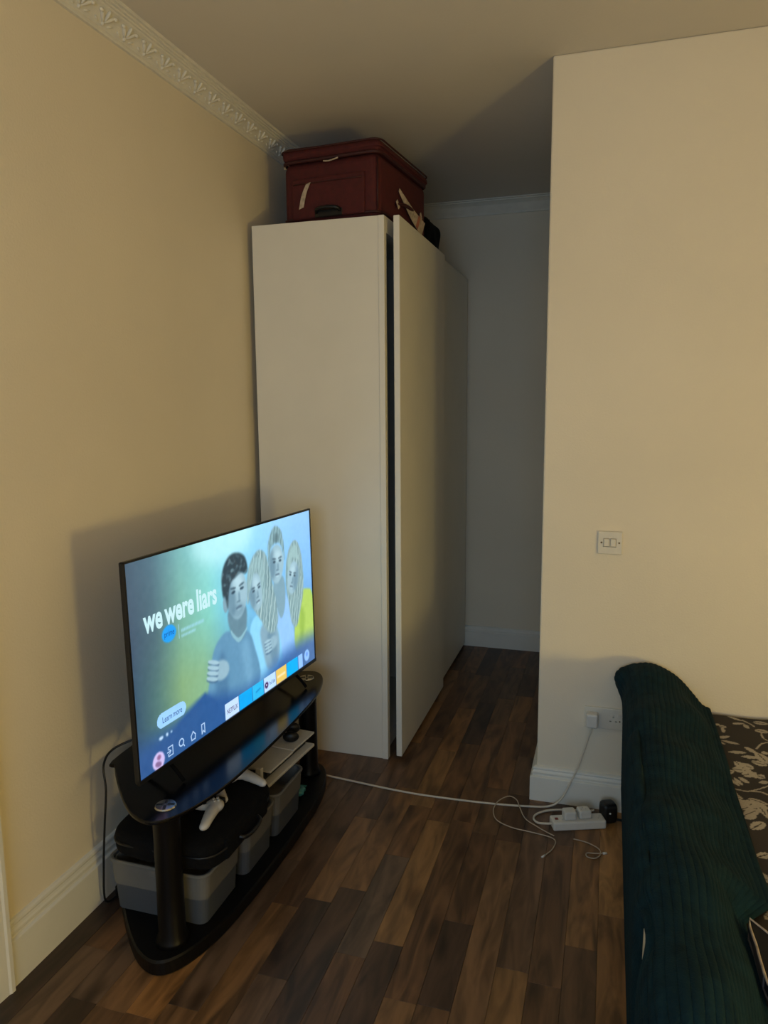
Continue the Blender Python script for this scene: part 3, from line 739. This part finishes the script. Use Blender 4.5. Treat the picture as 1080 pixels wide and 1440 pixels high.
# game controllers
def remesh(o, v=.004):
    md = o.modifiers.new('skin', 'REMESH'); md.mode = 'VOXEL'; md.voxel_size = v; md.use_smooth_shade = True
    s = o.modifiers.new('smooth', 'SMOOTH'); s.factor = .5; s.iterations = 5
def ellipsoid(bm, c, r, R=None, seg=16):
    t = bmesh.new(); bmesh.ops.create_uvsphere(t, u_segments=seg, v_segments=10, radius=1)
    for v in t.verts:
        q = Vector((v.co.x*r[0], v.co.y*r[1], v.co.z*r[2])); v.co = (R @ q if R else q)+Vector(c)
    me = bpy.data.meshes.new('t'); t.to_mesh(me); t.free(); bm.from_mesh(me); bpy.data.meshes.remove(me)
def gamepad(label, loc, rz):
    t = thing('game_controller', label, 'controller', loc, rz, 'white game controllers on the bag')
    bm = bmesh.new()
    ellipsoid(bm, (0, .012, .026), (.052, .032, .018)); 
    for s in (-1, 1):
        ellipsoid(bm, (s*.048, .010, .026), (.031, .033, .019))
        for k in range(7):
            f = k/6; ellipsoid(bm, (s*(.054+.020*f), -.004-.078*f, .025-.007*f*f), (.022-.007*f, .024, .0185-.005*f), None, 10)
    o = bm_obj('shell', bm, M_white, t); remesh(o, .003)
    box('touchpad', (-.027, .012, .041), (.027, .042, .0455), M_white, t, .003, 2)
    for s in (-1, 1):
        st_ = cyl('thumbstick', (s*.024, -.010), .0085, .040, .052, M_blackp, t, 14)
        cyl('stick_cap', (s*.024, -.010), .0105, .051, .055, M_blackp, st_, 14)
    for dx, dy in ((0, .009), (0, -.009), (.009, 0), (-.009, 0)):
        cyl('button', (.052+dx, .016+dy), .0042, .040, .0475, M_offw, t, 10)
        box('direction_button', (-.052+dx-.004, .016+dy-.004, .040), (-.052+dx+.004, .016+dy+.004, .0470), M_offw, t, .001, 1)
    for s in (-1, 1): box('trigger', (s*.052-.014, .036, .018), (s*.052+.014, .050, .038), M_blackp, t, .004, 2)
    return t
gamepad('white game controller lying near the chrome-capped column, grip hanging forward', (.345, -.962, ZPAD-.004), math.radians(-3))
gamepad('white game controller lying on the bag beside the white console', (.356, -.790, ZPAD-.004), math.radians(60))

# game console (white plates, dark core)
gc = thing('game_console', 'flat white console with dark middle lying across the bins', 'console', (.345, -.452, Zb+.176), math.radians(-5))
def gplate(name, x0, x1, y0, y1, z0, z1, parent=gc, m=M_white): return box(name, (x0, y0, z0), (x1, y1, z1), m, parent, .003, 2)
gplate('lower_plate', -.11, .082, -.205, .205, 0, .012)
gplate('core', -.10, .05, -.16, .19, .012, .056, m=M_blackp)
gplate('upper_plate', -.105, .088, -.150, .022, .056, .064)
gplate('upper_plate', -.105, .086, .025, .200, .057, .065)
gplate('upright_end', .058, .082, -.203, -.186, .0, .098)
for k in range(5): box('vent_slot', (.045, -.12+.06*k, .024), (.052, -.08+.06*k, .044), M_blackp, gc)
hs = thing('headset', 'small black headset resting on the white console plates', 'headset', (.385, -.345, Zb+.176+.0655), math.radians(20))
ear = bmesh.new(); ellipsoid(ear, (0, -.03, .022), (.032, .016, .022)); bm_obj('ear_cup', ear, M_blackp, hs, True)
ear = bmesh.new(); ellipsoid(ear, (0, .05, .022), (.032, .016, .022)); bm_obj('ear_cup', ear, M_blackp, hs, True)
tube('headband', [(0, -.03, .03), (-.05, -.025, .035), (-.085, .01, .037), (-.05, .045, .035), (0, .05, .03)], .006, M_blackp, hs)

# ------------------------------------------------------------------ wall fittings
sw = thing('light_switch', 'square double light switch on the cream wall', 'light switch', (1.5615, 0, 1.071))
sp = box('plate', (-.0445, -.010, -.0435), (.0445, 0, .0435), M_offw, sw, .003, 2)
carve(sp, [((x-.0115, -.02, -.0157), (x+.0115, -.001, .0177)) for x in (-.013, .0115)])
for x in (-.013, .0115):
    box('rocker', (x-.010, -.0125, -.014), (x+.010, -.0008, .016), M_offw, sw, .002, 1)
for x in (-.031, .033): cyl('screw', (x, .001), .0035, -.0112, -.0095, M_brass, sw, 10, axis='y')
so = thing('wall_socket', 'double wall socket low on the wall beside the bed', 'socket', (1.562, 0, .374))
sp = box('plate', (-.073, -.010, -.043), (.073, 0, .043), M_offw, so, .003, 2)
holes = []
for x in (-.036, .036):
    for px_, pz, a, b_ in ((0, .012, .0025, .005), (-.011, -.008, .004, .002), (.011, -.008, .004, .002)):
        holes.append(((x+px_-a, -.02, pz-b_), (x+px_+a, -.0008, pz+b_)))
carve(sp, holes)
for x in (-.058, .058): box('rocker', (x-.006, -.0125, .010), (x+.006, -.009, .026), M_offw, so, .0015, 1)
cyl('screw', (.060, -.006), .003, -.0112, -.0095, M_brass, so, 8, axis='y')
FZ = .004
ch = thing('phone_charger', 'white charger plugged into the wall socket with a long white cord', 'charger', (1.519, -.010, .374))
box('plug', (-.022, -.040, -.030), (.022, 0, .026), M_white, ch, .007, 3)
pts = [(0, -.022, -.029), (-.003, -.026, -.05), (-.012, -.022, -.08), (-.030, -.018, -.15), (-.048, -.020, -.21), (-.070, -.026, -.262),
       (-.105, -.040, -.335), (-.15, -.055, -.367), (-.23, -.075, -.370), (-.36, -.094, -.370), (-.52, -.105, -.370), (-.68, -.108, -.370), (-.83, -.098, -.370), (-.96, -.083, -.370), (-1.108, -.066, -.370)]
tube('cord', pts, lambda t: .0026+.0016*min(1, max(0, (t-.30)*6)), M_cord_w, ch, 8, 6)

# power strip with its lead looping to a black plug
ps = thing('power_strip', 'white power strip on the floor with a looping white lead', 'power strip', (1.484, -.166, 0), math.radians(21))
pb = box('body', (-.105, -.030, .0005), (.098, .030, .034), M_white, ps, .006, 2)
holes = []
box('switch', (-.092, -.006, .033), (-.080, .006, .0365), mat('red_switch', (120, 40, 34), .4), ps, .001, 1)
for x in (-.055, -.008, .04, .083):
    for px_, py_ in ((0, .008), (-.009, -.006), (.009, -.006)):
        holes.append(((x+px_-.002, py_-.003, .016), (x+px_+.002, py_+.003, .04)))
carve(pb, holes)
lead = [(-.104, 0, .016), (-.125, .008, .012), (-.150, .026, .006), (-.158, .055, .005), (-.140, .085, .005), (-.095, .105, .006), (-.04, .104, .008), (.02, .085, .014), (.06, .068, .020), (.083, .062, .024)]
tube('lead', lead, .0042, M_cord_w, ps)
def adaptor(loc, rz, label, dz=.034):
    t = thing('plug', label, 'plug', (loc[0], loc[1], dz), rz)
    box('housing', (-.0235, -.021, 0), (.0235, .021, .032), M_white, t, .006, 2)
    return t
R21 = Matrix.Rotation(math.radians(21), 3, 'Z')
q = R21 @ Vector((-.036, .004, 0)); adaptor((1.484+q.x, -.166+q.y), math.radians(21), 'plain white plug nearer the red switch of the power strip')
q = R21 @ Vector((.022, .008, 0)); a2 = adaptor((1.484+q.x, -.166+q.y), math.radians(24), 'white plug with pin holes in the middle of the power strip')
carve(a2.children[0], [((px_-.002, py_-.002, .016), (px_+.002, py_+.002, .04)) for px_, py_ in ((-.004, .006), (-.012, -.004), (.006, -.002))])
bp = thing('black_plug', 'bulky black plug on the floor between the power strip and bed', 'plug', (1.588, -.098, 0), math.radians(24))
bm_obj('housing', soft_block((-.026, -.028, .0), (.032, .028, .078), 5, 8, .0), M_blackp, bp, True)
cyl('white_disc', (-.002, .046), .0035, -.0305, -.0262, mat('disc_white', (240, 240, 235), .3), bp, 10, axis='y')  # small plain white disc on the front of the housing
tube('stub', [(.028, -.012, .012), (.05, -.018, .008), (.075, -.020, .005)], .005, M_blackp, bp)

tc = thing('thin_cord', 'thin beige cord looping on the floor left of the power strip', 'cable', (1.2, -.2, 0))
def loc_pts(P, z=.003): return [(p[0]-1.2, p[1]+.2, p[2] if len(p) > 2 else z) for p in P]
tube('cord', loc_pts([(1.400, -.262), (1.372, -.245), (1.330, -.215), (1.285, -.175), (1.255, -.110, .0105), (1.238, -.060, .0105), (1.206, -.040, .0105), (1.175, -.075, .0105), (1.162, -.115, .0105), (1.158, -.155), (1.180, -.215), (1.240, -.250), (1.320, -.262), (1.388, -.275), (1.408, -.300), (1.400, -.350), (1.378, -.392)]), .0022, M_cord_t, tc)
tube('tip', loc_pts([(1.378, -.392), (1.368, -.408)]), .0035, M_white, tc, 8, 2)
tc2 = thing('earphone_cord', 'short thin cord curled on the floor in front of the power strip', 'cable', (1.5, -.3, 0))
def lp2(P, z=.003): return [(x-1.5, y_+.3, z) for x, y_ in P]
tube('cord', lp2([(1.470, -.262), (1.520, -.272), (1.560, -.300), (1.566, -.335), (1.548, -.362), (1.522, -.360), (1.520, -.338), (1.548, -.332), (1.575, -.325)]), .0022, M_cord_t, tc2)
tube('tip', lp2([(1.575, -.325), (1.588, -.318)]), .0042, M_white, tc2, 8, 2)

# ------------------------------------------------------------------ bed
bed = thing('bed', 'low bed along the cream wall with a pale footboard', 'bed', (1.645, 0, 0))
BX1, BY0 = 3.62, -1.66
box('footboard', (.004, BY0-.03, .03), (.035, -.03, .540), M_foot, bed, .012, 3)
box('base', (.036, BY0, .10), (BX1-1.64, -.04, .26), mat('dark_bed_base', (40, 36, 34), .8, .1, 20, .2, 200), bed, .01, 2)
mt = thing('mattress', 'pale mattress on the low bed under the leaf-print duvet', 'mattress', (1.64, 0, .26))
M_tick = mat('mattress_ticking', (190, 184, 172), .8, .05, 20, .2, 200)
box('pad', (.04, BY0+.01, .0), (BX1-1.64-.02, -.03, .165), M_tick, mt, .04, 4)
for zz_ in (.03, .135): tube('piping', [(p[0]+(.04+BX1-1.64-.02)/2, p[1]+(BY0-.02)/2, p[2]) for p in rr_loop((BX1-1.64-.06)/2, (-BY0-.04)/2, .05, zz_)], .005, M_tick, mt, 6, 1, True)
for x in (.06, BX1-1.64-.1):
    for y_ in (BY0+.03, -.10): box('leg', (x, y_, 0), (x+.05, y_+.05, .11), M_foot, bed, .004, 1)

# duvet with leaf print
DXF = np.concatenate([np.arange(1.70, 2.40, .0034), np.linspace(2.40, BX1-.06, 36)])
DYF = np.arange(-1.64, -.026+.001, .0036)
dX, dY = np.meshgrid(DXF, DYF)
PR = np.zeros(dX.shape)
def leaf(cx, cy, L_, W_, ang):
    global PR
    a = math.radians(ang); m_ = (abs(dX-cx) < L_) & (abs(dY-cy) < L_)
    if not m_.any(): return
    x = (dX[m_]-cx)*math.cos(a)+(dY[m_]-cy)*math.sin(a); y_ = -(dX[m_]-cx)*math.sin(a)+(dY[m_]-cy)*math.cos(a)
    u = x/L_
    hw = W_*np.clip(1-(2*u-1)**2, 0, 1)**.75*np.where(u < .45, 1, 1.0)
    ins = (u > 0) & (u < 1) & (abs(y_) < hw) & ((abs(y_) > .0018) | (u > .8) | (W_ < .011))
    v = PR[m_]; v[ins] = 1; PR[m_] = v
def stem(pts, w_=.0035):
    global PR
    P = catmull([(a, b_, 0) for a, b_ in pts], 8)
    for A, B in zip(P, P[1:]):
        d = B-A; l2 = d.length_squared+1e-9
        m_ = (dX > min(A.x, B.x)-.01) & (dX < max(A.x, B.x)+.01) & (dY > min(A.y, B.y)-.01) & (dY < max(A.y, B.y)+.01)
        t = np.clip(((dX[m_]-A.x)*d.x+(dY[m_]-A.y)*d.y)/l2, 0, 1)
        ins = np.hypot(dX[m_]-A.x-t*d.x, dY[m_]-A.y-t*d.y) < w_
        v = PR[m_]; v[ins] = 1; PR[m_] = v
    return P
def spray(pts, n, L_, W_, spread=50, flip=1):
    P = stem(pts); K = len(P)
    for i in range(n):
        k = min(K-2, int((i+1)/(n+.5)*K)); t = P[k+1]-P[k]; a = math.degrees(math.atan2(t.y, t.x))
        for s in (-1, 1):
            leaf(P[k].x, P[k].y, L_*(1-.35*i/n), W_*(1-.3*i/n), a+s*spread)
    leaf(P[-1].x, P[-1].y, L_*.8, W_*.8, math.degrees(math.atan2((P[-1]-P[-3]).y, (P[-1]-P[-3]).x)))
def bloom(cx, cy, r, n, ph=0):
    for k in range(n): leaf(cx+.012*math.cos(ph+k*6.283/n), cy+.012*math.sin(ph+k*6.283/n), r*(1 if k % 2 else .8), r*.2, math.degrees(ph)+k*360/n)
rn = random.Random(4)
LEAVES = [(1.998, -0.029, 2.045, -0.055, 0.012), (2.006, -0.091, 2.047, -0.073, 0.016), (2.046, -0.08, 2.055, -0.121, 0.018), (2.079, -0.051, 2.128, -0.069, 0.03), (2.072, -0.125, 2.113, -0.153, 0.035), (1.933, -0.132, 1.961, -0.114, 0.014), (1.955, -0.132, 1.982, -0.13, 0.024), (1.966, -0.141, 1.965, -0.184, 0.012), (1.923, -0.243, 1.956, -0.29, 0.012), (1.94, -0.238, 1.98, -0.211, 0.02), (1.947, -0.251, 2.001, -0.285, 0.018), (1.92, -0.226, 1.922, -0.272, 0.01), (1.915, -0.388, 1.945, -0.377, 0.022), (1.956, -0.35, 2.011, -0.347, 0.02), (2.013, -0.301, 2.044, -0.346, 0.02), (1.992, -0.377, 2.044, -0.369, 0.02), (2.043, -0.336, 2.068, -0.4, 0.04), (2.016, -0.4, 2.064, -0.411, 0.028), (2.057, -0.332, 2.082, -0.325, 0.02), (1.967, -0.411, 1.993, -0.461, 0.03), (1.953, -0.463, 1.989, -0.462, 0.032), (1.978, -0.426, 2.019, -0.444, 0.034), (1.976, -0.495, 2.021, -0.467, 0.034), (1.992, -0.442, 2.015, -0.502, 0.02), (1.919, -0.503, 1.956, -0.472, 0.022), (1.919, -0.531, 1.939, -0.529, 0.014), (1.938, -0.526, 1.958, -0.561, 0.012), (1.951, -0.516, 1.969, -0.555, 0.012), (1.966, -0.507, 1.989, -0.537, 0.018), (2.019, -0.482, 2.041, -0.494, 0.03), (2.019, -0.528, 2.047, -0.516, 0.02), (1.919, -0.653, 1.956, -0.638, 0.022), (1.925, -0.7, 1.964, -0.658, 0.042), (1.954, -0.704, 1.983, -0.661, 0.042), (1.968, -0.634, 2.019, -0.669, 0.022), (1.988, -0.666, 2.014, -0.694, 0.02), (1.929, -0.672, 1.966, -0.654, 0.02), (1.931, -0.706, 1.964, -0.664, 0.03), (1.938, -0.719, 1.977, -0.685, 0.03), (1.942, -0.754, 1.987, -0.705, 0.03), (1.939, -0.773, 1.974, -0.747, 0.02), (1.949, -0.823, 1.988, -0.774, 0.03), (1.962, -0.649, 2.012, -0.698, 0.02), (1.983, -0.649, 2.006, -0.753, 0.022), (1.91, -0.785, 1.915, -0.842, 0.022), (1.909, -0.833, 1.93, -0.842, 0.022), (1.944, -0.942, 1.975, -0.919, 0.024), (1.92, -0.994, 1.955, -1.043, 0.03), (1.922, -1.162, 1.939, -1.145, 0.03), (1.916, -1.175, 1.932, -1.182, 0.03)]
STEMS = [[(1.915, -0.576), (1.954, -0.587), (1.985, -0.587), (2.042, -0.544)], [(1.921, -0.582), (1.936, -0.601), (1.949, -0.632)], [(1.985, -0.587), (2.013, -0.588), (2.031, -0.604)], [(2.09, -0.142), (2.086, -0.202), (2.097, -0.227)], [(2.048, -0.308), (2.069, -0.264), (2.097, -0.239)], [(2.046, -0.048), (2.068, -0.074), (2.077, -0.097)], [(1.914, -1.037), (1.931, -1.055), (1.951, -1.079)]]
for x0, y0, x1, y1, wl in LEAVES:
    L_ = math.hypot(x1-x0, y1-y0); leaf(x0, y0, L_, max(.007, wl*.52), math.degrees(math.atan2(y1-y0, x1-x0)))
for st_ in STEMS: stem(st_, .003)
for _ in range(16):
    x = rn.uniform(2.17, 2.4); y_ = rn.uniform(-1.55, -.05); a = rn.uniform(0, 6.28)
    spray([(x, y_), (x+.07*math.cos(a), y_+.07*math.sin(a)), (x+.15*math.cos(a+.3), y_+.15*math.sin(a+.3))], 3, .08, .016, 45)
for _ in range(8):
    x = rn.uniform(1.9, 2.2); y_ = rn.uniform(-1.6, -1.25); leaf(x, y_, .08, .016, rn.uniform(0, 360))
for _ in range(110):
    x = rn.uniform(2.42, 3.5); y_ = rn.uniform(-1.6, -.05); leaf(x, y_, .14, .05, rn.uniform(0, 360))
dZ = .447+.006*np.sin(dX*9+dY*4)*np.sin(dY*7+1)+.003*np.sin(dX*23-dY*17)
ed = np.clip((dY-(-1.60))/-.04, 0, 1); dZ = dZ-ed*.05
ed = np.clip((DXF[-1]-.05-dX)/-.05, 0, 1); dZ = dZ-ed*.04
base_c = np.array(s2l((46, 40, 37))); leaf_c = np.array(s2l((176, 166, 150)))
tone = (.92+.16*RNG.random(dX.shape))[..., None]
cols = (base_c*(1-PR[..., None])+leaf_c*PR[..., None])*tone
M_duv = bpy.data.materials.new('leaf_print_cotton'); M_duv.use_nodes = True; nt = M_duv.node_tree; b = nt.nodes['Principled BSDF']
at = nt.nodes.new('ShaderNodeAttribute'); at.attribute_name = 'Col'; nt.links.new(at.outputs['Color'], b.inputs['Base Color']); b.inputs['Roughness'].default_value = .85
dv = link('duvet', grid_mesh('duvet', dX, dY, dZ, cols), M_duv)
if dv.data.polygons[0].normal.z < 0: dv.data.flip_normals()
sd = dv.modifiers.new('thickness', 'SOLIDIFY'); sd.thickness = .018; sd.offset = -1
tag(dv, 'dark brown duvet printed with pale leaves and flowers', 'duvet')

# teal ribbed throw over the footboard
sec = [(1.644, .10), (1.641, .30), (1.638, .47), (1.642, .545), (1.662, .583), (1.708, .598), (1.76, .586), (1.82, .553), (1.87, .508), (1.905, .474), (1.935, .462)]
P = catmull([(x, 0, z) for x, z in sec], 24)
al = np.concatenate([[0], np.cumsum([(b_-a).length for a, b_ in zip(P, P[1:])])])
NU, NV = 470, 220
u_ = np.linspace(0, al[-1], NU); px_ = np.interp(u_, al, [p.x for p in P]); pz_ = np.interp(u_, al, [p.z for p in P])
nx = -np.gradient(pz_, u_); nzv = np.gradient(px_, u_)
yv = np.linspace(-.030, -1.80, NV)
UU, YY = np.meshgrid(u_, yv)
NXm = np.tile(nx, (NV, 1)); NZm = np.tile(nzv, (NV, 1)); XX = np.tile(px_, (NV, 1)).copy(); ZZ = np.tile(pz_, (NV, 1)).copy()
rib = .0026*np.abs(np.sin(math.pi*(UU+.004*np.sin(YY*6))/.0165))
wr = .010*np.sin(YY*9+UU*11)*np.sin(UU*8+YY*3)+.006*np.sin(YY*21-UU*17+1)+.005*np.sin(YY*4.3+2)
topw = np.clip((ZZ-.40)/.12, 0, 1)
disp = rib+np.where(XX < 1.665, np.abs(wr)*.5, wr)*topw*np.clip((1.93-XX)/.04, .1, 1)*np.clip((XX-1.60)/.05, .3, 1)
XX += NXm*disp; ZZ += NZm*disp
crest = np.interp(-YY, [0, .12, .5, 1.0, 1.4, 1.8], [.012, .008, -.004, -.010, -.014, -.02]); ZZ += crest*np.clip((ZZ-.47)/.1, 0, 1)
# rolled corner beside the wall and hem pulled back further along
cor = np.exp(-((YY+.05)/.07)**2)*np.exp(-((ZZ-.56)/.06)**2)*np.clip((1.69-XX)/.06, 0, 1); XX -= cor*.045; ZZ += cor*.012
pull = np.exp(-((YY+1.455)/.075)**4); lowm = ZZ < .583
side = np.clip((1.672-XX)/.028, 0, 1)
XX += pull*side*.022; ZZ += pull*side*np.clip(.568-ZZ, 0, 1)*1.0
bk = np.clip((-1.16-YY)/.08, 0, 1); XX = np.where(XX > 1.78, 1.78+(XX-1.78)*(1-.46*bk), XX)
ZZ = np.maximum(ZZ, .462-.38*(XX < 1.665))
M_throw = mat('teal_fleece', (14, 40, 49), .95, .28, 26, .5, 240, spec=.15)
th = link('throw_blanket', grid_mesh('throw_blanket', XX, YY, ZZ), M_throw)
sd = th.modifiers.new('thickness', 'SOLIDIFY'); sd.thickness = .006; sd.offset = -1
tag(th, 'teal ribbed fleece throw draped over the foot of the bed', 'throw')

# black pouch with pale piping on the bed
pc = thing('pouch', 'black flat pouch with pale piped edge on the bed beside the throw', 'pouch', (1.869, -1.274, .468))
oc = [(0, 0), (-.001, -.08), (.000, -.165), (.006, -.20), (.03, -.235), (.12, -.25), (.20, -.24), (.21, -.22), (.14, -.16), (.06, -.085)]
bm = bmesh.new(); add_prism(bm, oc, 0, .034, .004); bm_obj('body', bm, mat('matt_black_cloth', (9, 8, 8), .9), pc)
tube('piping', [(x, y_, .034) for x, y_ in oc], .0028, M_tag, pc, 6, 2, True)
tube('piping', [(x-.001, y_, .006) for x, y_ in oc], .0022, mat('grey_piping', (96, 88, 84), .7), pc, 6, 2, True)
box('side_gusset', (-.003, -.165, .004), (.0, -.004, .032), mat('grey_gusset', (78, 72, 70), .8), pc)
